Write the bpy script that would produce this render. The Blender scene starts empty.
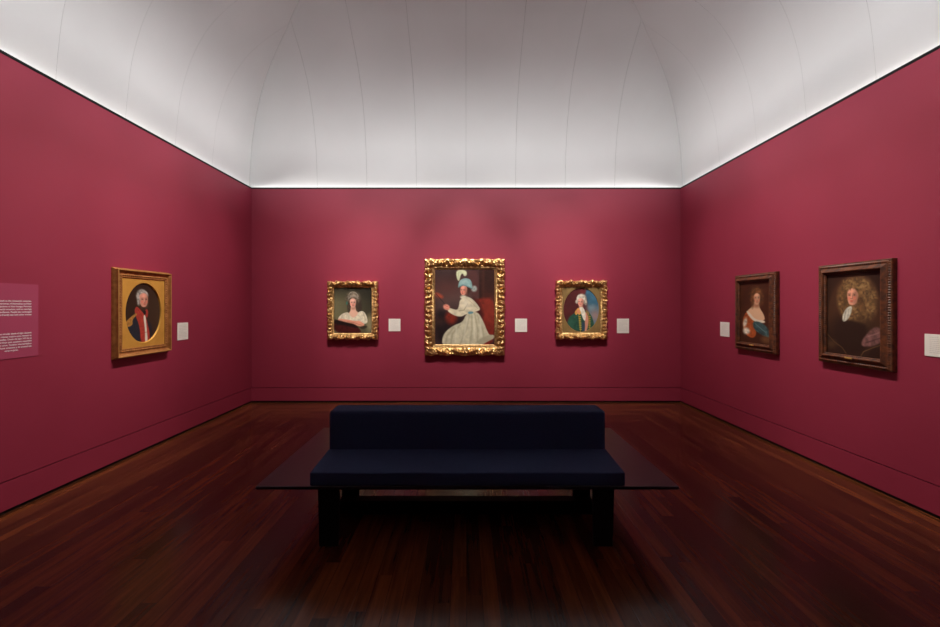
import bpy, bmesh, math, random
import numpy as np
from mathutils import Vector, Matrix
C = bpy.context.scene.collection
R = math.radians

# ------------------------------------------------------------------ measures
W = 3.348          # half width of the gallery
D = 6.93           # camera to the end wall
YR = -1.3          # wall behind the camera
H = 3.35           # height of the red walls
EYE = 1.517

# ------------------------------------------------------------------ camera
cam = bpy.data.cameras.new('camera')
cam.sensor_width = 36.0
cam.lens = 36.0 * 444.0 / 940.0
cam.shift_x = 4.0 / 940.0
cam.shift_y = -8.2 / 940.0
cam.clip_start = 0.02
co = bpy.data.objects.new('camera', cam)
co.location = (0, 0, EYE)
co.rotation_euler = (R(90), 0, 0)
C.objects.link(co)
bpy.context.scene.camera = co

# ------------------------------------------------------------------ world, exposure
w = bpy.data.worlds.new('world'); bpy.context.scene.world = w
w.use_nodes = True
w.node_tree.nodes['Background'].inputs[0].default_value = (0, 0, 0, 1)
w.node_tree.nodes['Background'].inputs[1].default_value = 0.0
vs = bpy.context.scene.view_settings
vs.view_transform = 'Standard'; vs.look = 'None'; vs.exposure = 0.0; vs.gamma = 1.0
vs.use_curve_mapping = False

# ------------------------------------------------------------------ lights
TILT = -25
CROSS = 4.4       # narrow beams thrown across to the opposite cove
BASE = 3.1        # still narrower beams that brighten the foot of the vault
CT = 88; CS = 48
COVE = .45        # watts per cove strip metre
def strip(name, a, b, inward, power, tilt, wide=.018, spread=180):
    """LED strip lying in the slot at the wall head, tilted towards the room"""
    a, b = Vector(a), Vector(b)
    l = bpy.data.lights.new(name, 'AREA'); l.shape = 'RECTANGLE'
    L = (b - a).length
    l.size = L; l.size_y = wide; l.spread = R(spread); l.energy = power * L; l.color = (0.98, 1.0, 1.0)
    o = bpy.data.objects.new(name, l); C.objects.link(o)
    o.location = (a + b) / 2
    xax = (b - a).normalized(); inw = Vector(inward)
    nrm = (Vector((0, 0, 1)) * math.cos(tilt) + inw * math.sin(tilt)).normalized()
    zax = -nrm; yax = zax.cross(xax)
    o.rotation_euler = Matrix((xax, yax, zax)).transposed().to_euler()
SL = 0.034
for pw, tl, wd, sd, zz in ((COVE, R(TILT), .018, 180, .002), (CROSS, R(CT), .005, CS, .0062), (BASE, R(89.3), .005, 25, .0062)):
    strip('cove_light', (-W-SL, YR, H+zz), (-W-SL, D, H+zz), (1, 0, 0), pw*.88, tl, wd, sd)
    strip('cove_light', (W+SL, YR, H+zz), (W+SL, D, H+zz), (-1, 0, 0), pw*.88, tl, wd, sd)
    if tl < 1: strip('cove_light', (-W, D+SL, H+zz), (W, D+SL, H+zz), (0, -1, 0), pw, tl, wd, sd)   # the cove behind the camera stays dim
    strip('cove_light', (-W, YR-SL, H+zz), (W, YR-SL, H+zz), (0, 1, 0), pw, tl, wd, sd)

def spot(loc, aim, energy, size, blend=1.0, rad=0.05, col=(1.0, 0.93, 0.84)):
    l = bpy.data.lights.new('track_spot_light', 'SPOT')
    l.energy = energy; l.spot_size = R(size); l.spot_blend = blend; l.shadow_soft_size = rad; l.color = col
    o = bpy.data.objects.new('track_spot_light', l); C.objects.link(o)
    o.location = loc
    d = Vector(aim) - Vector(loc)
    o.rotation_euler = d.to_track_quat('-Z', 'Y').to_euler()
# track spots inside the crown of the vault, one per picture plus washers
TY, TZ = 4.33, 5.42
for x, xa, e in ((-1.68, -2.7, .74), (-1.3, -1.65, .72), (-.55, -.6, .80), (.55, .6, .80), (1.3, 1.68, .72), (1.68, 2.75, .74)):
    spot((x, TY, TZ), (xa, D, 1.60), 560*e, 45)
for x, xa in ((-1.55, -1.45), (0, 0), (1.55, 1.45)):     # accents on the three pictures
    spot((x, TY, TZ), (xa, D, 1.92), 330, 27)
SX = .75
for y, e in ((1.75, .45), (2.7, .72), (3.6, .9), (4.5, .95), (5.3, .8)):
    for sx in (-1, 1):
        spot((sx*SX, y, TZ), (sx*W, y-.05, 1.88), 465*e, 42)

# ------------------------------------------------------------------ materials
def new_mat(name):
    m = bpy.data.materials.new(name); m.use_nodes = True
    return m, m.node_tree.nodes, m.node_tree.links, m.node_tree.nodes['Principled BSDF']
def lin(c):
    return tuple(((x/255)/12.92 if x/255 <= .04045 else ((x/255+.055)/1.055)**2.4) for x in c)
def noisy(name, c1, c2, scale, rough, metal=0.0, bump=0.0, bscale=None, stretch=None, spec=0.5, detail=4, rough2=None, dist=0.02):
    m, n, l, p = new_mat(name)
    tc = n.new('ShaderNodeTexCoord')
    mp = n.new('ShaderNodeMapping'); l.new(tc.outputs['Object'], mp.inputs[0])
    if stretch: mp.inputs['Scale'].default_value = stretch
    t = n.new('ShaderNodeTexNoise'); t.inputs['Scale'].default_value = scale; t.inputs['Detail'].default_value = detail
    l.new(mp.outputs[0], t.inputs['Vector'])
    r = n.new('ShaderNodeValToRGB')
    r.color_ramp.elements[0].position = .35; r.color_ramp.elements[1].position = .68
    r.color_ramp.elements[0].color = (*c1, 1); r.color_ramp.elements[1].color = (*c2, 1)
    l.new(t.outputs[0], r.inputs[0]); l.new(r.outputs[0], p.inputs['Base Color'])
    p.inputs['Roughness'].default_value = rough; p.inputs['Metallic'].default_value = metal
    p.inputs['Specular IOR Level'].default_value = spec
    if bump:
        t2 = n.new('ShaderNodeTexNoise'); t2.inputs['Scale'].default_value = bscale or scale*4
        t2.inputs['Detail'].default_value = 3
        l.new(mp.outputs[0], t2.inputs['Vector'])
        b = n.new('ShaderNodeBump'); b.inputs['Strength'].default_value = bump; b.inputs['Distance'].default_value = dist
        l.new(t2.outputs[0], b.inputs['Height']); l.new(b.outputs[0], p.inputs['Normal'])
    return m

M = {}
M['red'] = noisy('crimson wall paint', (.258, .0185, .047), (.278, .021, .052), 1.3, .58, bump=.05, bscale=260, spec=.5, dist=.002)
M['white'] = noisy('white vault plaster', (.60, .585, .58), (.64, .625, .62), .8, .9, spec=.1)
M['black'] = noisy('black metal trim and gap shade', (.004, .004, .004), (.006, .006, .006), 20, .6, spec=.2)  # wall-head trim, and the shade painted into the floor gap
M['added_dark'] = noisy('added dark skylight glass', (.01, .011, .013), (.012, .013, .015), 3, .3)  # for the added skylight, dark to cut the bounce in the vault
M['lacquer'] = noisy('black brown lacquered wood', (.006, .004, .008), (.009, .006, .011), 3, .32, stretch=(1, 14, 14), spec=.5)
M['legwood'] = noisy('black stained wood', (.003, .003, .003), (.005, .004, .004), 5, .6, spec=.15)
M['navy'] = noisy('navy wool upholstery', (.028, .041, .090), (.042, .060, .132), 220, .95, bump=.4, bscale=420, spec=.12, dist=.002)
M['gold'] = noisy('carved gilding', (.48, .275, .10), (.84, .56, .26), 30, .30, metal=.94, bump=.35, bscale=120, dist=.004)
M['gold_plain'] = noisy('plain gilding', (.60, .33, .10), (.68, .40, .13), 10, .45, metal=.55, bump=.1, bscale=90, dist=.002)
M['gold_dark'] = noisy('bronzed gilding', (.36, .145, .043), (.57, .26, .08), 20, .40, metal=.6, bump=.2, bscale=120, dist=.003)
M['spandrel'] = noisy('gilded spandrel', (.62, .31, .055), (.70, .37, .07), 7, .5, metal=.35, spec=.4)
M['wood'] = noisy('dark walnut', (.045, .014, .0065), (.155, .044, .014), 26, .44, stretch=(1, 1, 1), bump=.1, bscale=60, dist=.002)
M['card'] = noisy('off-white card', (.78, .74, .68), (.82, .78, .72), 6, .8, spec=.2)
M['ink'] = noisy('grey print', (.62, .58, .54), (.65, .61, .57), 6, .8, spec=.1)
M['panel'] = noisy('magenta panel vinyl', (.33, .048, .10), (.35, .052, .106), 5, .6, spec=.3)
M['panel_text'] = noisy('white panel lettering', (.80, .74, .76), (.84, .78, .80), 5, .7, spec=.2)
M['brass'] = noisy('brass plate', (.72, .46, .14), (.80, .54, .18), 30, .35, metal=.6)

def make_floor_mat():
    m, n, l, p = new_mat('dark stained plank floor')
    tc = n.new('ShaderNodeTexCoord'); sp = n.new('ShaderNodeSeparateXYZ'); l.new(tc.outputs['Object'], sp.inputs[0])
    def mth(op, a, b=None, c=None):
        q = n.new('ShaderNodeMath'); q.operation = op
        for i, v in enumerate((a, b, c)):
            if v is None: continue
            if isinstance(v, (int, float)): q.inputs[i].default_value = v
            else: l.new(v, q.inputs[i])
        return q.outputs[0]
    x, y = sp.outputs[0], sp.outputs[1]
    dl = mth('SUBTRACT', W, mth('ABSOLUTE', x)); db = mth('SUBTRACT', D, y)
    back = mth('LESS_THAN', db, dl)
    def pick(a, b):   # back ? a : b
        return mth('ADD', mth('MULTIPLY', back, a), mth('MULTIPLY', mth('SUBTRACT', 1.0, back), b))
    across = pick(y, x); along = pick(x, y)
    PW = .083
    s = mth('DIVIDE', mth('ADD', across, 20.0), PW)
    idx = mth('FLOOR', s); fr = mth('FRACT', s)
    wn = n.new('ShaderNodeTexWhiteNoise'); wn.noise_dimensions = '1D'; l.new(idx, wn.inputs['W'])
    seg = mth('FLOOR', mth('DIVIDE', mth('ADD', along, mth('MULTIPLY', wn.outputs['Value'], 9.0)), 1.5))
    wn2 = n.new('ShaderNodeTexWhiteNoise'); wn2.noise_dimensions = '2D'
    cb = n.new('ShaderNodeCombineXYZ'); l.new(idx, cb.inputs[0]); l.new(seg, cb.inputs[1]); l.new(cb.outputs[0], wn2.inputs['Vector'])
    # grain, stretched along the plank
    cg = n.new('ShaderNodeCombineXYZ')
    l.new(mth('MULTIPLY', across, 26.0), cg.inputs[0]); l.new(mth('MULTIPLY', along, 1.6), cg.inputs[1]); l.new(mth('MULTIPLY', wn2.outputs['Value'], 31.0), cg.inputs[2])
    g = n.new('ShaderNodeTexNoise'); g.inputs['Scale'].default_value = 1.0; g.inputs['Detail'].default_value = 6; g.inputs['Roughness'].default_value = .62
    l.new(cg.outputs[0], g.inputs['Vector'])
    v = mth('ADD', mth('MULTIPLY', g.outputs[0], .75), mth('MULTIPLY', wn2.outputs['Value'], .34))
    r = n.new('ShaderNodeValToRGB'); e = r.color_ramp.elements
    e[0].position = .30; e[0].color = (.026, .0078, .0036, 1)
    e[1].position = .80; e[1].color = (.175, .048, .0145, 1)
    k = r.color_ramp.elements.new(.55); k.color = (.082, .0215, .0075, 1)
    l.new(v, r.inputs[0])
    joint = mth('LESS_THAN', mth('ABSOLUTE', mth('SUBTRACT', fr, .5)), .488)
    mx = n.new('ShaderNodeMix'); mx.data_type = 'RGBA'
    l.new(joint, mx.inputs['Factor']); mx.inputs['A'].default_value = (.008, .003, .002, 1); l.new(r.outputs[0], mx.inputs['B'])
    l.new(mx.outputs['Result'], p.inputs['Base Color'])
    rr = n.new('ShaderNodeMapRange'); rr.inputs[3].default_value = .19; rr.inputs[4].default_value = .30
    l.new(g.outputs[0], rr.inputs[0]); l.new(rr.outputs[0], p.inputs['Roughness'])
    p.inputs['Specular IOR Level'].default_value = .34
    return m
M['floor'] = make_floor_mat()

def paint_mat():
    m, n, l, p = new_mat('varnished oil paint')
    a = n.new('ShaderNodeAttribute'); a.attribute_name = 'paint'
    l.new(a.outputs['Color'], p.inputs['Base Color'])
    p.inputs['Roughness'].default_value = .5; p.inputs['Specular IOR Level'].default_value = .25
    t = n.new('ShaderNodeTexNoise'); t.inputs['Scale'].default_value = 160
    b = n.new('ShaderNodeBump'); b.inputs['Strength'].default_value = .12; b.inputs['Distance'].default_value = .002
    l.new(t.outputs[0], b.inputs['Height']); l.new(b.outputs[0], p.inputs['Normal'])
    return m
M['paint'] = paint_mat()

# ------------------------------------------------------------------ mesh helpers
def link(name, me, mat, parent=None):
    me.materials.append(mat)
    o = bpy.data.objects.new(name, me); C.objects.link(o)
    if parent is not None: o.parent = parent
    return o
def from_bm(name, bm, mat, parent=None, smooth=False):
    bmesh.ops.recalc_face_normals(bm, faces=bm.faces)
    me = bpy.data.meshes.new(name); bm.to_mesh(me); bm.free()
    if smooth:
        for f in me.polygons: f.use_smooth = True
    return link(name, me, mat, parent)
def box(bm, x0, x1, y0, y1, z0, z1):
    v = [bm.verts.new((x, y, z)) for z in (z0, z1) for y in (y0, y1) for x in (x0, x1)]
    for f in ((0, 1, 3, 2), (4, 6, 7, 5), (0, 4, 5, 1), (2, 3, 7, 6), (0, 2, 6, 4), (1, 5, 7, 3)):
        bm.faces.new([v[i] for i in f])
def structure(o):
    o['kind'] = 'structure'; return o
def thing(name, label, cat, loc, rz=0.0, group=None):
    o = bpy.data.objects.new(name, None); C.objects.link(o)
    o.empty_display_size = .1
    o.location = loc; o.rotation_euler = (0, 0, rz)
    o['label'] = label; o['category'] = cat
    if group: o['group'] = group
    return o

# ------------------------------------------------------------------ setting
bm = bmesh.new(); box(bm, -W-.2, W+.2, YR-.2, D+.2, -.12, 0)
structure(from_bm('floor', bm, M['floor']))

BB = .234
def wall(name, base, trim_hi, gap_shade, a, b, out):
    """a, b: ends along the wall at floor level (xy); out: unit normal away from the room"""
    a, b, out = Vector((*a, 0)), Vector((*b, 0)), Vector((*out, 0))
    def extrude(nm, prof, mat):
        bm = bmesh.new()
        r1 = [bm.verts.new(a + out*d + Vector((0, 0, z))) for d, z in prof]
        r2 = [bm.verts.new(b + out*d + Vector((0, 0, z))) for d, z in prof]
        k = len(prof)
        for i in range(k): bm.faces.new((r1[i], r1[(i+1) % k], r2[(i+1) % k], r2[i]))
        bm.faces.new(r1[::-1]); bm.faces.new(r2)
        return structure(from_bm(nm, bm, mat))
    extrude(name, [(0, H-.017), (0, BB+.004), (.02, BB+.004), (.02, 0), (.2, 0), (.2, H-.017)], M['red'])
    extrude(base, [(0, BB-.004), (0, .026), (.02, .026), (.02, BB-.004)], M['red'])
    extrude(trim_hi, [(-.003, H-.017), (-.003, H+.006), (.003, H+.006), (.003, H-.012), (.2, H-.012), (.2, H-.017)], M['black'])
    extrude(gap_shade, [(.010, .0), (.010, .026), (.02, .026), (.02, .0)], M['black'])  # black strip standing in for shade in the gap under the baseboard
wall('wall_left', 'baseboard_left', 'trim_1', 'gap_shade_1', (-W, YR-.2), (-W, D+.2), (-1, 0))
wall('wall_right', 'baseboard_right', 'trim_3', 'gap_shade_2', (W, YR-.2), (W, D+.2), (1, 0))
wall('wall_back', 'baseboard_back', 'trim_5', 'gap_shade_3', (-W, D), (W, D), (0, 1))
wall('wall_front', 'baseboard_front', 'trim_7', 'gap_shade_4', (-W, YR), (W, YR), (0, -1))

# vault: coved on four sides, boarded, with fine joints left open between the boards
PT = [(0, 0), (.025, .30), (.06, .58), (.11, .80), (.2, 1.07), (.33, 1.32), (.47, 1.51), (.73, 1.745), (1.0, 1.93), (1.18, 2.07), (1.6, 2.29), (2.1, 2.47), (2.7, 2.59), (3.3, 2.63)]
def pchip(xs, ys, q):
    xs, ys = np.array(xs), np.array(ys); h = np.diff(xs); d = np.diff(ys)/h
    m = np.zeros(len(xs)); m[0] = d[0]*1.3; m[-1] = d[-1]
    for i in range(1, len(xs)-1):
        w1, w2 = 2*h[i]+h[i-1], h[i]+2*h[i-1]
        m[i] = (w1+w2)/(w1/d[i-1]+w2/d[i])
    i = np.clip(np.searchsorted(xs, q, side='right')-1, 0, len(h)-1)
    t = (q-xs[i])/h[i]
    return ys[i]*(1+2*t)*(1-t)**2 + h[i]*m[i]*t*(1-t)**2 + ys[i+1]*t*t*(3-2*t) + h[i]*m[i+1]*t*t*(t-1)
SO = .062
ts = np.concatenate([np.linspace(0, .12, 10), np.linspace(.15, 1.2, 26)[0:], np.linspace(1.26, 1.6, 5)])
hs = pchip([p[0] for p in PT], [p[1] for p in PT], ts)
JW = .0009
bm = bmesh.new()
X0, X1, Y0, Y1 = -W-SO, W+SO, YR-SO, D+SO
def cove(seams, lo, hi, place, JW=JW):
    """boards of one side of the vault; place(s, t, z) -> point; s runs along the wall, t is the inset"""
    cuts = [lo] + sorted(seams) + [hi]
    for a, b in zip(cuts[:-1], cuts[1:]):
        prev = None
        for t, h in zip(ts, hs):
            s0 = max(a + (JW if a > lo else 0), lo + t + JW); s1 = min(b - (JW if b < hi else 0), hi - t - JW)
            if s1 - s0 < .0005:
                m_ = (max(a, lo + t) + min(b, hi - t)) / 2
                if prev is not None:
                    v = bm.verts.new(place(min(max(prev[2], lo+t), hi-t) if s1 < s0 else m_, t, h))
                    bm.faces.new((prev[0], prev[1], v))
                break
            v0, v1 = bm.verts.new(place(s0, t, h)), bm.verts.new(place(s1, t, h))
            if prev is not None: bm.faces.new((prev[0], prev[1], v1, v0))
            prev = (v0, v1, (s0 + s1)/2)
BS = [k*.78 for k in range(-3, 4)]
SS = [3.687 + .757*k for k in range(-6, 4)]
ZB = H - .004
cove(BS, X0, X1, lambda s, t, h: (s, Y1-t, ZB+h))
cove(BS, X0, X1, lambda s, t, h: (s, Y0+t, ZB+h))
cove(SS, Y0, Y1, lambda s, t, h: (X0+t, s, ZB+h), .0005)
cove(SS, Y0, Y1, lambda s, t, h: (X1-t, s, ZB+h), .0005)
structure(from_bm('ceiling', bm, M['white'], smooth=True))
# unseen dark skylight, added at the crown so the vault fades to grey
zt = ZB + hs[-1]; ins = ts[-1]
bm = bmesh.new(); box(bm, X0+ins-.1, X1-ins+.1, Y0+ins-.1, Y1-ins+.1, zt+.5, zt+.56)
structure(from_bm('added_skylight', bm, M['added_dark']))
bm = bmesh.new()  # black curb of the added skylight, out of view
for q in ((X0+ins-.06, X0+ins, Y0+ins-.06, Y1-ins+.06), (X1-ins, X1-ins+.06, Y0+ins-.06, Y1-ins+.06), (X0+ins, X1-ins, Y0+ins-.06, Y0+ins), (X0+ins, X1-ins, Y1-ins, Y1-ins+.06)):
    box(bm, *q, zt-.002, zt+.5)
structure(from_bm('added_skylight_curb', bm, M['black']))

# ------------------------------------------------------------------ bench
BY = 3.42
bench = thing('gallery_bench', 'long black platform bench with navy seat and backrest in middle of the floor', 'bench', (0, BY, 0))
def rbox(name, mat, x0, x1, y0, y1, z0, z1, r, seg=4):
    bm = bmesh.new(); box(bm, x0, x1, y0-BY, y1-BY, z0, z1)
    bmesh.ops.bevel(bm, geom=bm.edges[:], offset=r, segments=seg, affect='EDGES', profile=.6)
    return from_bm(name, bm, mat, bench, smooth=seg > 1)
rbox('platform_top', M['lacquer'], -1.311, 1.326, 2.760, 4.085, .3695, .391, .003, 1)
seat = rbox('seat_cushion', M['navy'], -.975, .993, 2.765, 3.151, .391, .4757, .012)
for v in seat.data.vertices:                       # the seat rises slightly to the back
    if v.co.z > .43: v.co.z += .023*max(0, (v.co.y+BY-2.78)/.37)
rbox('backrest', M['navy'], -.975, .993, 3.153, 3.369, .391, .766, .028, 6)
for sx in (-1, 1):
    for y0, y1 in ((2.79, 2.815), (3.315, 3.342)):
        bm = bmesh.new()
        lo, hi = sorted((.933*sx, .7975*sx)); lob, hib = sorted((.924*sx, .8015*sx))
        v = [bm.verts.new((x, y-BY, z)) for z, xs in ((0, (lob, hib)), (.3695, (lo, hi))) for y in (y0, y1) for x in xs]
        for f in ((0, 1, 3, 2), (4, 6, 7, 5), (0, 4, 5, 1), (2, 3, 7, 6), (0, 2, 6, 4), (1, 5, 7, 3)): bm.faces.new([v[i] for i in f])
        bmesh.ops.recalc_face_normals(bm, faces=bm.faces)
        bmesh.ops.bevel(bm, geom=bm.edges[:], offset=.003, segments=1, affect='EDGES')
        from_bm('leg', bm, M['legwood'], bench)
rbox('stretcher', M['legwood'], -.925, .925, 3.217, 3.3145, 0, .097, .003, 1)
for sx in (-1, 1):
    x0, x1 = sorted((sx*.84, sx*.88))
    rbox('rail', M['legwood'], x0, x1, 2.815, 3.315, .33, .3695, .002, 1)

# ------------------------------------------------------------------ painter (portraits laid down on fine canvas meshes)
class Canvas:
    def __init__(s, pw, ph, unit, bg, seed):
        """pw, ph: canvas size in sketch units; painted on a grid of 'unit' sketch units"""
        s.pw, s.ph = pw, ph
        s.nx, s.ny = int(pw/unit), int(ph/unit)
        xs = np.linspace(0, pw, s.nx+1); ys = np.linspace(0, ph, s.ny+1)
        s.X, s.Y = np.meshgrid(xs, ys)
        s.rng = np.random.default_rng(seed)
        s.c = np.zeros((s.ny+1, s.nx+1, 3)); s.c[:] = bg
    def noise(s, cell, octaves=3):
        out = np.zeros_like(s.X); amp = 1; tot = 0
        for o in range(octaves):
            cx, cy = max(2, int(s.pw/cell)+2), max(2, int(s.ph/cell)+2)
            g = s.rng.random((cy+1, cx+1))
            fx, fy = s.X/s.pw*(cx-1), s.Y/s.ph*(cy-1)
            ix, iy = fx.astype(int), fy.astype(int); tx, ty = fx-ix, fy-iy
            tx, ty = tx*tx*(3-2*tx), ty*ty*(3-2*ty)
            out += amp*((g[iy, ix]*(1-tx)+g[iy, ix+1]*tx)*(1-ty)+(g[iy+1, ix]*(1-tx)+g[iy+1, ix+1]*tx)*ty)
            tot += amp; amp *= .55; cell /= 2
        return out/tot
    def mix(s, a, col, tex=0.0, cell=14):
        col = np.array(col, float)
        if tex: col = col[None, None, :]*(1 + tex*2*(s.noise(cell)[..., None]-.5))
        s.c = s.c*(1-a[..., None]) + col*a[..., None]
    def ell(s, cx, cy, rx, ry, col, soft=.15, op=1.0, rot=0.0, tex=0.0):
        ca, sa = math.cos(rot), math.sin(rot); dx, dy = s.X-cx, s.Y-cy
        u, v = (dx*ca+dy*sa)/rx, (-dx*sa+dy*ca)/ry
        r = np.sqrt(u*u+v*v)
        s.mix(np.clip((1+soft-r)/(2*soft), 0, 1)*op, col, tex)
    def poly(s, pts, col, soft=4.0, op=1.0, tex=0.0, smooth=2, cell=14):
        p = np.array(pts, float)
        for _ in range(smooth):
            q = np.roll(p, -1, 0); p = np.stack([.75*p+.25*q, .25*p+.75*q], 1).reshape(-1, 2)
        ins = np.zeros(s.X.shape, bool); dist = np.full(s.X.shape, 1e9)
        for (x0, y0), (x1, y1) in zip(p, np.roll(p, -1, 0)):
            cond = ((y0 > s.Y) != (y1 > s.Y))
            with np.errstate(divide='ignore', invalid='ignore'):
                xi = (x1-x0)*(s.Y-y0)/(y1-y0+1e-12)+x0
            ins ^= cond & (s.X < xi)
            L = (x1-x0)**2+(y1-y0)**2+1e-9
            t = np.clip(((s.X-x0)*(x1-x0)+(s.Y-y0)*(y1-y0))/L, 0, 1)
            dist = np.minimum(dist, np.hypot(s.X-x0-t*(x1-x0), s.Y-y0-t*(y1-y0)))
        sd = np.where(ins, dist, -dist)
        s.mix(np.clip(.5+sd/soft, 0, 1)*op, col, tex, cell)
    def line(s, pts, wd, col, op=1.0, soft=3.0):
        a = np.zeros_like(s.X)
        for (x0, y0), (x1, y1) in zip(pts[:-1], pts[1:]):
            L = (x1-x0)**2+(y1-y0)**2+1e-9
            t = np.clip(((s.X-x0)*(x1-x0)+(s.Y-y0)*(y1-y0))/L, 0, 1)
            d = np.hypot(s.X-x0-t*(x1-x0), s.Y-y0-t*(y1-y0))
            a = np.maximum(a, np.clip(.5+(wd/2-d)/soft, 0, 1))
        s.mix(a*op, col)
    def face(s, cx, cy, rx, ry, col, turn=0.0):
        """turn -1 faces left, +1 right"""
        c = np.array(col, float)
        egg = [(cx+rx*w_*math.copysign(1, q)*1.0, cy+ry*h_) for q, w_, h_ in ((-1, .55, -.98), (1, .55, -.98), (1, .98, -.45), (1, .97, .1), (1, .78, .58), (1, .42, .95), (-1, .42, .95), (-1, .78, .58), (-1, .97, .1), (-1, .98, -.45))]
        egg = [(x+turn*rx*.12*(y-cy)/ry, y) for x, y in egg]
        s.poly(egg, c, rx*.14, 1, 0, 2)
        s.ell(cx+rx*.62, cy+ry*.1, rx*.45, ry*.8, c*.62, .6, .55)
        s.ell(cx-turn*rx*.75, cy+ry*.2, rx*.35, ry*.8, c*.7, .6, .4)
        fx = cx+turn*rx*.26
        s.ell(fx-rx*.1, cy-ry*.52, rx*.5, ry*.25, np.minimum(c*1.1, 248), .7, .7)
        for e in (-1, 1):
            ex = fx+e*rx*.42
            s.ell(ex, cy-ry*.1, rx*.30, ry*.13, c*.74, .6, .7)
            s.ell(ex, cy-ry*.09, rx*.17, ry*.055, c*.28, .4, .85)
            s.line([(ex-rx*.26, cy-ry*.25), (ex+rx*.24, cy-ry*.28)], ry*.05, c*.5, .6)
            s.ell(fx+e*rx*.46, cy+ry*.26, rx*.24, ry*.17, c*np.array([1.03, .80, .76]), .7, .7)
        s.line([(fx+turn*rx*.1, cy-ry*.12), (fx+turn*rx*.16, cy+ry*.24)], rx*.14, np.minimum(c*1.08, 246), .7)
        s.line([(fx+turn*rx*.1+rx*.14, cy-ry*.08), (fx+turn*rx*.16+rx*.16, cy+ry*.26)], rx*.12, c*.7, .7)
        s.ell(fx+turn*rx*.14, cy+ry*.30, rx*.2, ry*.05, c*.6, .5, .7)
        s.ell(fx+turn*rx*.06, cy+ry*.54, rx*.27, ry*.065, c*np.array([.82, .45, .42]), .4, .9)
        s.ell(fx, cy+ry*.68, rx*.26, ry*.05, c*.72, .6, .6)
    def build(s, sw, sh, depth, parent, zc, name='canvas', ow=None):
        """sw x sh metres, in the local plane y=-depth, centred at height zc"""
        c = np.clip(s.c + 6*(s.noise(3, 2)[..., None]-.5), 0, 255)/255
        L = np.where(c <= .04045, c/12.92, ((c+.055)/1.055)**2.4)
        px = (s.X/s.pw-.5)*sw; pz = zc+(.5-s.Y/s.ph)*sh
        V = np.stack([px.ravel(), np.full(px.size, -depth), pz.ravel()], 1)
        k = s.nx+1
        j, i = np.mgrid[0:s.ny, 0:s.nx]; b = (j*k+i).ravel()
        F = np.stack([b, b+k, b+k+1, b+1], 1)
        me = bpy.data.meshes.new(name); me.from_pydata(V.tolist(), [], F.tolist())
        at = me.color_attributes.new('paint', 'FLOAT_COLOR', 'POINT')
        col = np.concatenate([L.reshape(-1, 3), np.ones((L.shape[0]*L.shape[1], 1))], 1)
        at.data.foreach_set('color', col.astype(np.float32).ravel())
        o = link(name, me, M['paint'], parent)
        # the stretched canvas has thickness behind its face
        md = o.modifiers.new('thickness', 'SOLIDIFY'); md.thickness = .012; md.offset = -1
        return o

# ------------------------------------------------------------------ frames
def frame_mesh(name, parent, sw, sh, zc, prof, mat, carve=None, per_m=160, min_n=40):
    """sweep a moulding profile [(outset from sight edge, depth)] round a sw x sh opening, mitred; carve(side, s, L, o, k, K)->(do, dd)"""
    V, F = [], []
    K = len(prof)
    for side in range(4):
        L = sw if side % 2 == 0 else sh
        Lo = L + 2*prof[-1][0]
        n = max(min_n, int(Lo*per_m)) if carve else 1
        base = len(V)
        for i in range(n+1):
            a = i/n*2-1
            for k, (o, d) in enumerate(prof):
                do = dd = 0.0
                s = a*(L/2+o)
                if carve:
                    do, dd = carve(side, s, L, o, k, K)
                    if k == 0: do = dd = 0
                q = o+do
                # keep the ends on the mitre
                s2 = a*(L/2+q); t = (sh if side % 2 == 0 else sw)/2+q
                dep = d+dd
                if side == 0: p = (s2, -dep, zc+t)
                elif side == 1: p = (t, -dep, zc-s2)
                elif side == 2: p = (-s2, -dep, zc-t)
                else: p = (-t, -dep, zc+s2)
                V.append(p)
        for i in range(n):
            for k in range(K-1):
                q = base+i*K+k
                F.append((q, q+1, q+K+1, q+K))
    me = bpy.data.meshes.new(name); me.from_pydata(V, [], F)
    if carve:
        for f in me.polygons: f.use_smooth = True
    o = link(name, me, mat, parent)
    bm = bmesh.new(); bm.from_mesh(me); bmesh.ops.remove_doubles(bm, verts=bm.verts, dist=1e-5)
    bmesh.ops.recalc_face_normals(bm, faces=bm.faces); bm.to_mesh(me); bm.free()
    return o

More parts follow.
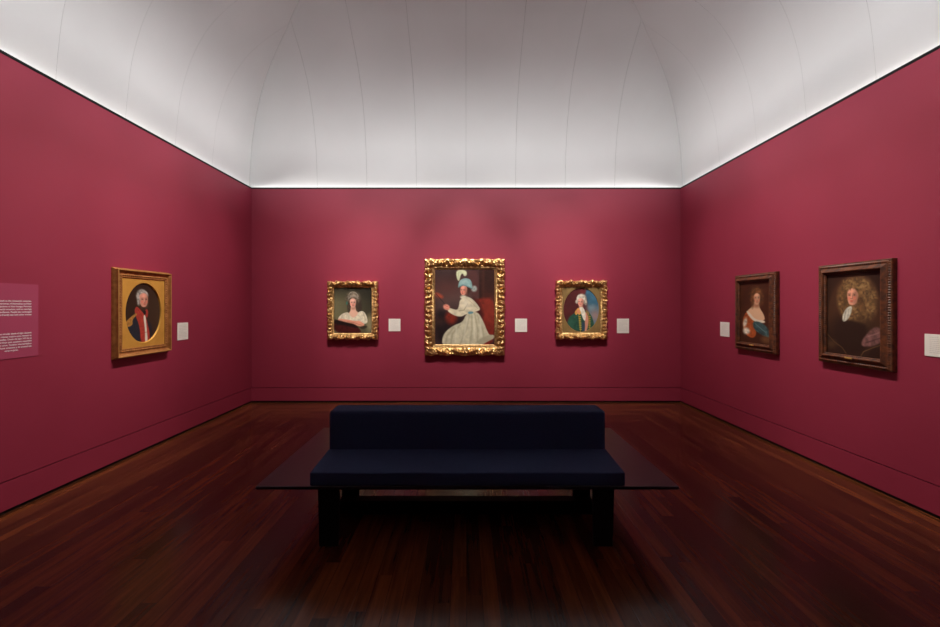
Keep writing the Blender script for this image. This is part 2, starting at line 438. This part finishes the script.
def add_tube(bm, pts, rads, seg=8):
    pts = [Vector(p) for p in pts]; rings = []
    for i, p in enumerate(pts):
        t = (pts[min(i+1, len(pts)-1)]-pts[max(i-1, 0)]).normalized()
        u = t.cross(Vector((0, 1, 0)));  u = u.normalized() if u.length > 1e-4 else Vector((1, 0, 0))
        v = t.cross(u)
        rings.append([bm.verts.new(p+(u*math.cos(2*math.pi*k/seg)+v*math.sin(2*math.pi*k/seg))*rads[i]) for k in range(seg)])
    for a, b in zip(rings[:-1], rings[1:]):
        for k in range(seg): bm.faces.new((a[k], a[(k+1) % seg], b[(k+1) % seg], b[k]))
    bm.faces.new(rings[0][::-1]); bm.faces.new(rings[-1])
def add_leaf(bm, base, direc, length, width, depth, lobes=3, lift=.012):
    """a carved acanthus leaf lying on the frame, ridged down the middle; xz plane, y is depth"""
    n = 18; d = Vector((direc[0], direc[1])).normalized(); nrm = Vector((-d.y, d.x)); rows = []
    for i in range(n+1):
        t = i/n
        wv = width*(math.sin(math.pi*min(1, t*.92+.08))**.7)*(1+.28*math.sin(t*lobes*2*math.pi))
        c = Vector(base)+d*length*t
        dep = depth+lift*math.sin(math.pi*t)+lift*.9*t*t
        row = []
        for q, dz in ((-1, -.008), (-.5, .004), (-.12, -.001), (0, .009), (.12, -.001), (.5, .004), (1, -.008)):
            p = c+nrm*wv*q
            row.append(bm.verts.new((p.x, -(dep+dz*width/.03), p.y)))
        rows.append(row)
    for a, b in zip(rows[:-1], rows[1:]):
        for k in range(6): bm.faces.new((a[k], a[k+1], b[k+1], b[k]))
def scroll(bm, c, r0, turns, start, hand, depth, rad):
    n = 30; pts = []; rd = []
    for i in range(n+1):
        t = i/n; r = r0*(1-t*.82); an = start+hand*t*turns*2*math.pi
        pts.append((c[0]+r*math.cos(an), -(depth+.012*t), c[1]+r*math.sin(an))); rd.append(rad*(1-.4*t))
    add_tube(bm, pts, rd, 7)
def add_blob(bm, c, r, sx=1, sz=1, sy=.7):
    m = Matrix.Translation((c[0], -c[2], c[1])) @ Matrix.Diagonal((sx, sy, sz, 1))
    bmesh.ops.create_icosphere(bm, subdivisions=2, radius=r, matrix=m)

def rococo_frame(t, sw, sh, wd, zc, seed, kk):
    """gilded carved and pierced frame: swept moulding with running leaf carving, four corner and four centre cartouches"""
    ph = random.Random(seed).random()*6
    wl = .082 if kk < 1 else .125
    def carve(side, s, L, o, k, K):
        v = o/wd
        if v < .30:                                     # sight moulding: small leaf-tip enrichment
            return 0, .0025*math.sin(s*2*math.pi/.022)*(1 if v > .1 else 0)
        Lt = L/2+wd
        e = min(1, (Lt-abs(s))/.10)                     # fades into the mitre
        q = abs(s)*2*math.pi/wl
        run = math.sin(q+ph+v*5.5)*math.cos(q*.5-v*3.0+ph)
        fine = math.sin(q*3.1-v*17+ph)*.5+math.sin(q*2.3+v*23)*.5
        dd = e*(.030*run+.008*fine)*math.sin(math.pi*min(1, (v-.25)/.72))
        do = 0
        if v > .72:
            do = e*wd*(.07 if kk > 1 else .13)*(math.sin(q*.5+ph)*.6+math.sin(q*1.0+1.3*ph)*.4)*(v-.72)/.28
        return do*kk**0, dd*kk**.5
    P = [(0, .030), (.004, .036), (.03, .036), (.12, .037), (.16, .043), (.22, .043), (.27, .036)]
    n = 20
    for i in range(n+1):
        x = i/n
        P.append((.30+.70*x, .040+.040*math.sin(math.pi*min(1, x*.80+.06))**.9))
    P += [(.985, .02), (.95, 0)]
    prof = [(o*wd if o > .01 else o, d) for o, d in P]
    fr = frame_mesh('frame', t, sw, sh, zc, prof, M['gold'], carve, per_m=260)
    for sx in (-1, 1):                                  # corners
        for sz in (-1, 1):
            bm = bmesh.new()
            cx, cz = sx*(sw/2+wd*.56), zc+sz*(sh/2+wd*.56)
            r = wd*.30
            add_leaf(bm, (cx-sx*r*.9, cz-sz*r*.9), (sx, sz), r*2.6, r*.62, .062, 2)
            for (dx, dz) in ((1, .25), (.25, 1)):
                add_leaf(bm, (cx-sx*dx*r*.3, cz-sz*dz*r*.3), (sx*dx, sz*dz), r*1.5, r*.4, .064, 2)
            add_leaf(bm, (cx-sx*r*.2, cz+sz*r*.5), (-sx, -sz*.12), r*2.6, r*.42, .060, 3)
            add_leaf(bm, (cx+sx*r*.5, cz-sz*r*.2), (-sx*.12, -sz), r*2.6, r*.42, .060, 3)
            a0 = math.atan2(sz, sx)
            scroll(bm, (cx-sx*r*1.05, cz+sz*r*.35), r*.55, 1.3, a0+1.2, sx*sz, .066, r*.14)
            scroll(bm, (cx+sx*r*.35, cz-sz*r*1.05), r*.55, 1.3, a0-1.2, -sx*sz, .066, r*.14)
            add_blob(bm, (cx, cz, .080), r*.34)
            from_bm('corner_ornament', bm, M['gold'], t, smooth=True)
    for ax, sg in ((0, 1), (0, -1), (1, 1), (1, -1)):   # centres
        bm = bmesh.new(); r = wd*.27
        if ax == 0: c = (0, zc+sg*(sh/2+wd*.60)); u = (1, 0); v = (0, sg)
        else: c = (sg*(sw/2+wd*.60), zc); u = (0, 1); v = (sg, 0)
        at = lambda a, b: (c[0]+u[0]*a+v[0]*b, c[1]+u[1]*a+v[1]*b)
        add_leaf(bm, at(0, -r*.9), v, r*2.3, r*.55, .066, 2)
        for q in (-1, 1):
            add_leaf(bm, at(q*r*.2, -r*.1), (u[0]*q+v[0]*.15, u[1]*q+v[1]*.15), r*2.5, r*.42, .062, 3)
            add_leaf(bm, at(q*r*.2, 0), (u[0]*q*.7+v[0], u[1]*q*.7+v[1]), r*1.3, r*.36, .066, 2)
            cc = at(q*r*1.1, -r*.35)
            scroll(bm, cc, r*.5, 1.25, math.atan2(v[1], v[0]), q*(1 if (ax == 0) == (sg > 0) else -1), .066, r*.13)
        add_blob(bm, (*at(0, r*.1), .082), r*.36)
        from_bm('centre_ornament', bm, M['gold'], t, smooth=True)

def oval_mat(t, sw, sh, zc, rx, rz, d, mat, bevel=.012):
    """flat gilded panel with an oval opening, its lip sloping back to the canvas"""
    bm = bmesh.new(); n = 96; out, rim, inn = [], [], []
    for i in range(n):
        a = 2*math.pi*i/n; c, s_ = math.cos(a), math.sin(a)
        k = min((sw/2)/max(abs(c), 1e-6), (sh/2)/max(abs(s_), 1e-6))
        out.append(bm.verts.new((c*k, -d, zc+s_*k)))
        rim.append(bm.verts.new((c*rx, -d, zc+s_*rz)))
        inn.append(bm.verts.new((c*(rx-bevel*.6), -(d-bevel), zc+s_*(rz-bevel*.6))))
    for i in range(n):
        j = (i+1) % n
        bm.faces.new((out[i], out[j], rim[j], rim[i])); bm.faces.new((rim[i], rim[j], inn[j], inn[i]))
    return from_bm('spandrel', bm, mat, t)

# ------------------------------------------------------------------ the five kinds of picture
# 1 lady in a blue hat
def portrait_hat():
    K = Canvas(286, 364, 2.0, (56, 38, 38), 3)
    k = K.noise(90)
    K.mix(np.clip(k*1.6-.5, 0, 1)*.8, (84, 66, 64))
    K.ell(85, 140, 80, 50, (100, 78, 74), .8, .5)
    K.ell(60, 90, 80, 40, (92, 44, 40), .9, .5)
    K.poly([(0, 112), (20, 115), (44, 134), (30, 142), (0, 125)], (176, 72, 50), 14, .85)
    K.poly([(150, 0), (215, 0), (215, 150), (175, 140)], (84, 48, 46), 20, .8)
    K.poly([(212, -5), (290, -5), (290, 150), (212, 150)], (50, 26, 22), 5, 1, .2, 0)
    K.poly([(226, -5), (238, -5), (238, 150), (226, 150)], (72, 38, 30), 8, .6, 0, 0)
    K.poly([(175, 150), (215, 140), (290, 138), (290, 364), (210, 364)], (112, 36, 28), 14, 1, .25)
    K.ell(262, 200, 30, 60, (140, 52, 38), .8, .6)
    K.poly([(175, 130), (205, 150), (235, 210), (225, 260), (190, 200)], (58, 22, 22), 20, .8)
    K.poly([(0, 190), (70, 205), (140, 230), (140, 364), (0, 364)], (34, 22, 24), 26, 1, .2)
    K.ell(78, 232, 28, 32, (120, 40, 28), .35, .95, 0, .2)
    K.ell(20, 250, 26, 18, (66, 40, 34), .8, .6)
    K.line([(6, 118), (48, 168), (60, 182)], 3, (40, 28, 28), .9)
    # feather
    K.poly([(104, 8), (126, 2), (148, 6), (155, 22), (148, 34), (138, 32), (136, 22), (126, 22), (120, 44), (116, 58), (108, 52), (102, 28)], (198, 204, 168), 5, 1, .15)
    K.line([(112, 12), (116, 52)], 2, (150, 160, 130), .6)
    # hair, bow, hat
    K.ell(152, 96, 18, 24, (62, 36, 30), .3)
    K.ell(188, 94, 13, 14, (150, 160, 156), .35, 1, 0, .4)
    K.face(138, 102, 16, 24, (226, 152, 132), -1)
    K.poly([(110, 90), (116, 58), (134, 44), (158, 44), (174, 54), (180, 80), (178, 94), (162, 88), (138, 78), (120, 84)], (132, 164, 164), 4, 1, .2)
    K.line([(112, 86), (138, 76), (164, 86), (178, 94)], 4, (92, 120, 124), .8)
    K.ell(140, 60, 14, 8, (164, 190, 188), .7, .7)
    # bodice and arm
    K.ell(136, 134, 14, 9, (206, 198, 176), .3, 1, 0, .3)
    K.poly([(118, 152), (132, 138), (152, 130), (180, 142), (205, 170), (220, 194), (196, 204), (182, 210), (158, 214), (150, 216), (128, 228), (104, 226), (78, 214), (60, 200), (66, 184), (88, 192), (108, 196), (116, 176)], (204, 194, 168), 4, 1, .15)
    K.line([(116, 200), (140, 196), (158, 166)], 5, (150, 140, 116), .7)
    K.line([(150, 140), (176, 160), (206, 190)], 4, (168, 158, 132), .6)
    K.ell(150, 160, 14, 20, (226, 218, 196), .7, .7)
    K.ell(56, 182, 16, 13, (224, 146, 124), .25, 1, .5)
    K.line([(48, 174), (62, 180)], 4, (190, 96, 84), .7); K.line([(50, 186), (66, 192)], 3, (186, 100, 86), .7)
    # skirt
    K.poly([(150, 214), (176, 206), (204, 204), (228, 240), (250, 296), (262, 318), (282, 314), (286, 330), (246, 350), (214, 370), (34, 372), (36, 326), (54, 296), (92, 268), (134, 254)], (196, 190, 164), 5, 1, .12)
    for a, b, c_ in (((165, 216), (150, 290), (120, 362)), ((176, 216), (178, 290), (166, 362)), ((190, 214), (206, 290), (204, 350)), ((204, 222), (232, 300), (236, 340)), ((120, 268), (84, 310), (76, 362)), ((90, 280), (58, 320), (52, 362))):
        K.line([a, b, c_], 7, (142, 136, 112), .55, 9)
    for a, b in (((158, 230), (136, 340)), ((186, 226), (190, 330)), ((104, 280), (98, 350)), ((216, 240), (222, 320))):
        K.line([a, b], 6, (224, 220, 200), .6, 9)
    K.poly([(158, 204), (182, 202), (186, 212), (160, 216)], (92, 136, 148), 4)
    K.poly([(200, 346), (240, 320), (276, 312), (286, 330), (240, 352), (214, 366)], (160, 154, 130), 8, .8)
    return K
# 2 lady with folded arms
def portrait_arms():
    K = Canvas(313, 380, 2.4, (60, 56, 42), 5)
    g = np.clip(1-(K.X/313)*.9-(380-K.Y)/380*.4+.2, 0, 1)
    K.mix(g*.75, (128, 124, 92)); K.mix(np.clip((K.X-150)/200, 0, 1)*np.clip(1-K.Y/330, 0, 1), (34, 32, 26))
    K.mix(np.clip(1-K.Y/120, 0, 1)*.7, (34, 32, 26))
    K.ell(300, 300, 36, 70, (140, 130, 98), .5, .9)
    K.ell(128, 150, 18, 60, (54, 46, 38), .4); K.ell(212, 150, 20, 66, (58, 48, 40), .4)
    K.ell(157, 88, 60, 52, (94, 82, 68), .25, 1, 0, .6)
    K.poly([(110, 80), (125, 45), (155, 30), (185, 40), (206, 70), (190, 92), (158, 76), (126, 92)], (156, 148, 134), 6, 1, .4)
    K.ell(108, 130, 8, 14, (60, 104, 92), .5)
    K.poly([(140, 150), (176, 150), (184, 200), (214, 214), (190, 244), (130, 240), (120, 216), (136, 198)], (222, 176, 152), 6)
    K.ell(160, 172, 20, 12, (168, 116, 96), .6, .7)
    K.face(157, 128, 27, 40, (234, 176, 156), .1)
    K.poly([(122, 118), (130, 98), (158, 88), (184, 98), (194, 122), (202, 80), (160, 50), (116, 78)], (104, 90, 76), 6, 1, .6)
    K.ell(124, 146, 9, 36, (72, 58, 46), .4, 1, 0, .4); K.ell(192, 152, 10, 42, (66, 54, 44), .4, 1, 0, .4)
    K.poly([(112, 82), (126, 50), (158, 36), (188, 50), (204, 80), (160, 72)], (116, 104, 90), 8, .9, .7)
    K.line([(118, 96), (140, 72), (176, 70), (200, 92)], 7, (150, 146, 136), .8, 6)
    K.poly([(32, 256), (60, 222), (100, 206), (122, 208), (152, 238), (180, 232), (206, 200), (240, 194), (266, 222), (282, 284), (262, 304), (200, 296), (110, 284), (40, 278)], (216, 206, 182), 5, 1, .15)
    K.line([(70, 226), (60, 264)], 8, (176, 164, 138), .6, 9); K.line([(240, 204), (262, 270)], 8, (174, 162, 136), .6, 9)
    K.poly([(122, 210), (140, 240), (158, 252), (184, 240), (204, 206), (176, 192), (140, 194)], (224, 178, 154), 7)
    K.poly([(32, 258), (70, 262), (120, 268), (170, 278), (228, 286), (256, 306), (244, 324), (200, 322), (150, 300), (90, 290), (36, 282)], (218, 150, 124), 5)
    K.line([(110, 282), (170, 294), (230, 314)], 4, (160, 92, 74), .7)
    K.ell(210, 290, 22, 12, (226, 156, 130), .4, 1, .3)
    K.poly([(0, 266), (44, 276), (110, 296), (170, 304), (206, 336), (236, 384), (0, 384)], (66, 20, 18), 8, 1, .3)
    K.poly([(0, 264), (44, 274), (110, 292), (172, 304), (210, 340), (150, 330), (80, 312), (0, 304)], (28, 16, 15), 12, .95, .3)
    K.poly([(206, 330), (262, 312), (282, 330), (236, 350)], (46, 36, 28), 10, .8)
    return K
# 3 gentleman in a green coat (inside an oval)
def portrait_green():
    K = Canvas(326, 382, 2.4, (84, 36, 36), 7)
    K.mix(np.clip(K.noise(60)*1.6-.4, 0, 1)*.7, (62, 24, 28))
    K.poly([(180, 0), (330, 0), (330, 390), (240, 390), (230, 180)], (62, 104, 128), 26, 1, .3, 2, 60)
    K.ell(290, 240, 60, 60, (164, 126, 118), .8, .8); K.ell(250, 170, 40, 24, (128, 150, 156), .9, .6)
    K.poly([(150, 8), (200, 6), (208, 40), (170, 60)], (110, 46, 50), 14, .8)
    K.ell(168, 92, 43, 42, (178, 170, 156), .15, 1, 0, .4)
    K.poly([(140, 150), (178, 150), (186, 190), (146, 190)], (190, 130, 108), 6)
    K.face(160, 124, 27, 38, (228, 162, 142), -.6)
    K.poly([(126, 112), (136, 96), (160, 87), (184, 96), (196, 120), (204, 84), (172, 54), (136, 58), (122, 88)], (198, 190, 176), 5, 1, .4)
    K.ell(124, 120, 12, 17, (186, 178, 164), .35, 1, 0, .3); K.ell(202, 124, 15, 25, (164, 154, 140), .35, 1, 0, .4)
    K.poly([(34, 330), (54, 254), (108, 216), (140, 190), (160, 200), (200, 196), (238, 214), (268, 268), (282, 340), (230, 390), (70, 390)], (40, 76, 62), 5, 1, .25)
    K.ell(70, 300, 24, 40, (52, 96, 78), .8, .6)
    K.poly([(196, 196), (222, 232), (232, 290), (214, 380), (190, 380), (198, 290)], (204, 136, 114), 7, .95)
    K.poly([(142, 168), (182, 164), (206, 226), (200, 296), (180, 270), (160, 214)], (218, 212, 196), 5, 1, .15)
    K.poly([(102, 214), (136, 170), (148, 180), (166, 222), (146, 236), (132, 222), (118, 240)], (214, 156, 80), 4, 1, .2, 1)
    K.poly([(118, 208), (138, 180), (156, 216), (140, 222), (130, 214)], (208, 134, 106), 5, .9, 0, 1)
    K.poly([(196, 190), (232, 206), (238, 240), (220, 236)], (150, 116, 66), 6, .8, .2, 1)
    for y in range(250, 378, 16):
        K.ell(150+(y-250)*.08, y, 11, 5, (176, 148, 54), .4); K.ell(238, y, 10, 5, (164, 136, 52), .4)
    K.line([(142, 236), (158, 380)], 6, (166, 140, 52), .9); K.line([(228, 230), (240, 370)], 5, (150, 124, 50), .9)
    K.poly([(170, 290), (200, 300), (196, 384), (168, 384)], (50, 66, 84), 6, .9)
    return K
# 4 officer in a red faced coat (inside an oval)
def portrait_officer():
    K = Canvas(300, 490, 2.8, (48, 32, 22), 9)
    K.mix(np.clip(K.X/300*1.3-.4, 0, 1)*.6, (78, 56, 40)); K.mix(np.clip(1-K.Y/160, 0, 1)*.5, (34, 22, 16))
    o = lambda pts: [(x-25, y-90) for x, y in pts]
    K.ell(140, 108, 46, 52, (150, 144, 138), .15, 1, 0, .35)
    K.face(153, 142, 36, 60, (218, 150, 128), .6)
    K.poly([(112, 134), (120, 102), (146, 84), (178, 92), (192, 122), (190, 84), (152, 58), (114, 70), (100, 104)], (158, 152, 146), 7, 1, .5)
    K.ell(113, 150, 12, 34, (158, 152, 146), .4, 1, 0, .4)
    K.poly(o([(36, 415), (70, 372), (112, 345), (146, 400), (156, 575), (100, 560), (56, 480)]), (36, 39, 48), 6, 1, .2)
    K.poly(o([(200, 385), (236, 415), (252, 470), (240, 560), (215, 575)]), (38, 34, 40), 6)
    K.poly(o([(116, 284), (134, 290), (188, 352), (206, 400), (232, 520), (222, 585), (155, 585), (150, 450), (104, 330)]), (164, 58, 48), 5, 1, .15)
    K.poly(o([(180, 330), (204, 300), (218, 330), (206, 390)]), (158, 52, 44), 5)
    K.line(o([(128, 300), (170, 370), (196, 440)]), 4, (130, 34, 30), .7)
    K.poly(o([(172, 318), (198, 316), (196, 352), (180, 352)]), (24, 20, 22), 4)
    K.poly(o([(174, 356), (194, 352), (204, 470), (214, 585), (188, 585), (190, 470)]), (216, 206, 190), 5)
    K.poly(o([(38, 404), (74, 370), (118, 332), (128, 348), (88, 388), (94, 430), (48, 446)]), (164, 114, 54), 5, 1, .35)
    K.line(o([(160, 500), (215, 490)]), 4, (140, 40, 34), .7)
    return K
# 5 lady in an orange dress
def portrait_orange():
    K = Canvas(190, 405, 2.3, (62, 31, 19), 11)
    K.mix(np.clip(K.noise(70)*1.6-.5, 0, 1)*.6, (84, 44, 26))
    o = lambda pts: [(x-22, y-95) for x, y in pts]
    K.ell(100, 84, 44, 50, (76, 46, 29), .3, 1, 0, .5)
    K.poly(o([(108, 215), (140, 215), (142, 262), (172, 310), (178, 350), (120, 352), (70, 320), (66, 290), (104, 258)]), (216, 172, 138), 6)
    K.ell(106, 158, 18, 14, (150, 98, 72), .6, .8)
    K.face(107, 112, 21, 42, (216, 160, 128), .3)
    K.poly([(82, 118), (90, 88), (107, 76), (124, 86), (133, 116), (146, 92), (124, 46), (90, 44), (68, 86)], (112, 72, 44), 6, 1, .5)
    K.ell(80, 124, 12, 44, (104, 64, 40), .45, 1, 0, .5); K.ell(138, 112, 11, 38, (92, 56, 35), .45, 1, 0, .5)
    K.poly(o([(36, 360), (56, 300), (80, 296), (112, 350), (130, 440), (100, 470), (52, 440)]), (158, 76, 38), 6, 1, .3)
    K.poly(o([(58, 292), (78, 288), (118, 344), (176, 346), (178, 364), (112, 362)]), (218, 204, 184), 6)
    K.ell(34, 270, 12, 30, (206, 196, 178), .4, 1, .2, .3); K.ell(42, 326, 22, 22, (214, 204, 188), .35, 1, .4, .3)
    K.poly(o([(102, 352), (160, 358), (200, 400), (208, 455), (160, 440), (112, 410)]), (58, 80, 82), 6, 1, .4)
    K.line(o([(120, 370), (180, 420)]), 6, (96, 132, 136), .7); K.line(o([(112, 390), (170, 436)]), 6, (30, 52, 58), .7)
    K.ell(160, 370, 26, 20, (120, 84, 54), .6, .7)
    return K
# 6 gentleman in a full wig, painted oval surround
def portrait_wig():
    K = Canvas(262, 400, 2.0, (44, 25, 18), 13)
    K.ell(135, 205, 128, 196, (66, 40, 27), .05)
    K.ell(120, 150, 90, 140, (74, 46, 31), .6, .7)
    K.ell(122, 300, 100, 110, (42, 25, 19), .3)
    K.ell(150, 140, 86, 118, (112, 82, 52), .18, 1, 0, .4)
    K.ell(88, 120, 34, 70, (104, 74, 46), .3, 1, 0, .4)
    rg = random.Random(4)
    for i in range(230):
        a = rg.random()*2*math.pi; q = math.sqrt(rg.random())
        x, y = 150+84*q*math.cos(a), 142+116*q*math.sin(a)
        c = rg.choice(((158, 124, 80), (84, 58, 36), (134, 102, 64), (70, 46, 30)))
        K.ell(x, y, 6+4*rg.random(), 3+2*rg.random(), c, .5, .65, rg.random()*3)
    K.ell(176, 256, 60, 40, (64, 42, 28), .6, .8)
    K.face(130, 112, 28, 46, (220, 152, 124), -.5)
    K.poly([(98, 122), (106, 88), (126, 73), (142, 80), (156, 100), (164, 140), (182, 100), (150, 40), (104, 50), (84, 92)], (116, 86, 54), 6, 1, .5)
    K.ell(94, 140, 11, 40, (100, 72, 45), .5, 1, 0, .5); K.ell(168, 150, 13, 44, (92, 64, 40), .5, 1, 0, .5)
    for i in range(60):
        x = 84+rg.random()*100; y = 44+rg.random()*44
        c = rg.choice(((160, 126, 82), (86, 60, 38), (134, 102, 64)))
        if y < 88-abs(x-128)*.1: K.ell(x, y-8, 6+3*rg.random(), 3+2*rg.random(), c, .5, .6, rg.random()*3)
    K.poly([(60, 250), (96, 225), (150, 235), (200, 250), (190, 330), (120, 380), (60, 320)], (44, 27, 20), 16)
    K.poly([(100, 168), (130, 158), (122, 200), (104, 230), (82, 240), (80, 208)], (190, 186, 170), 5, 1, .25)
    K.line([(96, 190), (88, 234)], 4, (130, 124, 110), .7); K.line([(112, 176), (106, 220)], 3, (140, 134, 118), .7)
    K.poly([(176, 310), (232, 246), (262, 272), (262, 310), (236, 340), (166, 352)], (112, 76, 72), 8, 1, .35)
    K.line([(200, 300), (246, 280)], 6, (160, 116, 112), .6); K.line([(190, 330), (250, 304)], 6, (76, 46, 46), .7)
    K.line([(0, 300), (40, 340), (80, 364), (100, 392)], 4, (112, 84, 52), .7)
    K.line([(262, 330), (220, 350), (180, 372), (168, 394)], 4, (112, 84, 52), .7)
    K.ell(26, 352, 24, 20, (84, 58, 38), .6, .7)
    return K

def hang(px_x, h, label, side):
    pass

# ---- end wall
def painting(name, label, loc, rz, group):
    return thing(name, label, 'painting', loc, rz, group)
G1 = 'portraits in carved gilt frames on the end wall'

t = painting('framed_portrait', 'largest gilt-framed portrait of a lady in white dress and blue feathered hat', (-.02, D, .70), 0, G1)
portrait_hat().build(.93, 1.18, .030, t, 1.489-.70)
rococo_frame(t, .918, 1.167, .163, 1.489-.70, 1, 1.15)

t = painting('framed_portrait', 'small gilt-framed portrait of a lady in white resting folded arms on a dark red chair', (-1.758, D, .97), 0, G1)
portrait_arms().build(.588, .71, .030, t, 1.438-.97)
rococo_frame(t, .577, .698, .103, 1.438-.97, 2, .8)

t = painting('framed_portrait', 'small gilt-framed oval portrait of a man in green coat with white wig against blue sky', (1.791, D, .97), 0, G1)
portrait_green().build(.57, .68, .022, t, 1.446-.97)
oval_mat(t, .594, .71, 1.446-.97, .278, .343, .031, noisy('dull gold spandrel', (.19, .115, .036), (.24, .15, .048), 8, .6, metal=.1), .008)
rococo_frame(t, .584, .70, .105, 1.446-.97, 3, .8)

# ---- left wall
t = painting('framed_portrait', 'square gilt frame with oval portrait of an officer in red-faced navy coat with gold epaulette', (-W, 4.585, 1.0), R(90), None)
zc = 1.440-1.0
portrait_officer().build(.53, .63, .015, t, zc)
oval_mat(t, .612, .70, zc, .256, .308, .028, M['spandrel'], .012)
def egg(side, s, L, o, k, K):
    d = 0
    if .012 < o < .034: d = .0035*math.cos(s*2*math.pi/.026)
    return 0, d
prof = [(0, .024), (.002, .034), (.012, .035), (.016, .030), (.022, .038), (.030, .040), (.036, .033), (.040, .033), (.052, .037), (.062, .046), (.068, .052), (.071, .055), (.080, .055), (.082, .050), (.082, .030), (.088, .028), (.090, .018), (.094, .014), (.096, 0)]
frame_mesh('frame', t, .60, .69, zc, prof, M['gold_dark'], egg, per_m=170)
fl = [(0.0705, .0552), (.072, .058), (.079, .058), (.0805, .0552)]
frame_mesh('gilt_rim', t, .60, .69, zc, fl, M['gold_plain'])

# ---- right wall
def bolection(t, zc):
    def ripple(side, s, L, o, k, K):
        if .058 < o < .082: return 0, .0034*math.sin(s*2*math.pi/.020)
        if .004 < o < .013: return 0, .0022*math.sin(s*2*math.pi/.018)
        return 0, 0
    prof = [(0, .034), (.003, .046), (.008, .049), (.012, .047), (.014, .058), (.018, .066), (.024, .068), (.030, .063), (.038, .057), (.050, .050), (.058, .045), (.060, .048), (.068, .051), (.076, .048), (.080, .040), (.083, .042), (.089, .042), (.092, .034), (.092, 0)]
    frame_mesh('frame', t, .536, .706, zc, prof, M['wood'], ripple, per_m=260)
    bm = bmesh.new(); box(bm, -.036, .036, -.0735, -.068, zc-.706/2-.0285, zc-.706/2-.0145)
    bmesh.ops.bevel(bm, geom=bm.edges[:], offset=.001, segments=1, affect='EDGES')
    o = from_bm('name_plate', bm, M['brass'], t); o['label'] = 'small brass name plate'
G2 = 'portraits in dark wood frames on the right-hand wall'
t = painting('framed_portrait', 'dark wood frame with portrait of a lady in orange dress and blue-green drape', (W, 5.098, .99), R(-90), G2)
portrait_orange().build(.55, .72, .032, t, .445)
bolection(t, .445)
t = painting('framed_portrait', 'dark wood frame with portrait of a man in a huge curly brown wig', (W, 3.806, .99), R(-90), G2)
portrait_wig().build(.55, .72, .032, t, .450)
bolection(t, .450)

# ------------------------------------------------------------------ wall labels
rl = random.Random(8)
def card(label, loc, rz, wd, ht, lines=9):
    t = thing('wall_label', label, 'label', loc, rz, 'white caption cards beside the pictures')
    bm = bmesh.new(); box(bm, -wd/2, wd/2, -.006, 0, 0, ht)
    bmesh.ops.bevel(bm, geom=bm.edges[:], offset=.001, segments=1, affect='EDGES')
    from_bm('card', bm, M['card'], t)
    bm = bmesh.new()
    for i in range(lines):
        z = ht*.84-i*ht*.68/(lines-1); x = -wd*.36
        end = wd*(.36 if i % 5 != 4 else .05)
        while x < end-.004:
            wl = min(rl.uniform(.008, .022), end-x)
            box(bm, x, x+wl, -.0064, -.0058, z, z+ht*.028); x += wl+.004
    o = from_bm('print', bm, M['ink'], t); o['label'] = 'rows of fine grey print'
S = 64.07
def back_card(label, x0, x1, y0, y1):
    wd, ht = (x1-x0)/S, (y1-y0)/S
    card(label, ((x0+x1)/2/S-466/S, D, EYE+(305.3-y1)/S), 0, wd, ht)
back_card('white caption card right of the lady with folded arms', 388.7, 400.5, 318.8, 331.2)
back_card('white caption card right of the largest gilt-framed portrait', 515.0, 527.0, 318.6, 331.9)
back_card('white caption card right of the man in the green coat', 616.9, 628.9, 318.7, 333.2)
card('white caption card on the left wall beside the officer portrait', (-W, 5.242, 1.110), R(90), .198, .202)
card('white caption card beside the lady in the orange dress', (W, 5.738, 1.114), R(-90), .20, .185)
card('white caption card at the near end of the right wall, past the wigged man', (W, 3.107, 1.150), R(-90), .26, .16)

# ------------------------------------------------------------------ introduction panel on the left wall
pn = thing('text_panel', 'magenta wall panel with two blocks of white text on the left wall', 'panel', (-W, 3.472, 1.126), R(90))
bm = bmesh.new(); box(bm, -.86, 0, -.004, 0, 0, .552)
from_bm('panel', bm, M['panel'], pn)
rows = [(1.549, 'from the sixteenth to the nineteenth centuries,', 1), (1.5285, 'the experiences of themselves and their', 1), (1.508, 'the depictions of their lineage. Portraits', 1),
        (1.4875, 'for special occasions, such as marriage', 1), (1.467, 'and audiences. People also exchanged', 1), (1.4465, 'and friendly ties with other women', 1),
        (1.3075, 'las miradas desde el siglo dieciseis', 1), (1.287, 'las mismas mujeres para retratar su', 1), (1.2665, 'familias. Desde del siglo XVI de su', 1),
        (1.246, 'el linaje para ocasiones especiales', 1), (1.2255, 'y otros. Tambien intercambiaban', 1), (1.205, 'lazos amistosos y de amistad con', 1), (1.1845, 'otras mujeres.', .62)]
for z, s, q in rows:
    cu = bpy.data.curves.new('text_line', 'FONT'); cu.body = s; cu.size = .0172; cu.align_x = 'RIGHT'; cu.align_y = 'CENTER'; cu.extrude = .0002; cu.offset = .0002
    tmp = bpy.data.objects.new('text_source', cu)
    C.objects.link(tmp)
    me = bpy.data.meshes.new_from_object(tmp.evaluated_get(bpy.context.evaluated_depsgraph_get()))
    bpy.data.objects.remove(tmp); bpy.data.curves.remove(cu)
    me.name = 'text_line'; me.materials.clear()
    o = link('text_line', me, M['panel_text'], pn)
    o.rotation_euler = (R(90), 0, 0)
    o.location = (-.055 - (.1 if q < 1 else 0), -.0046, z-1.126)
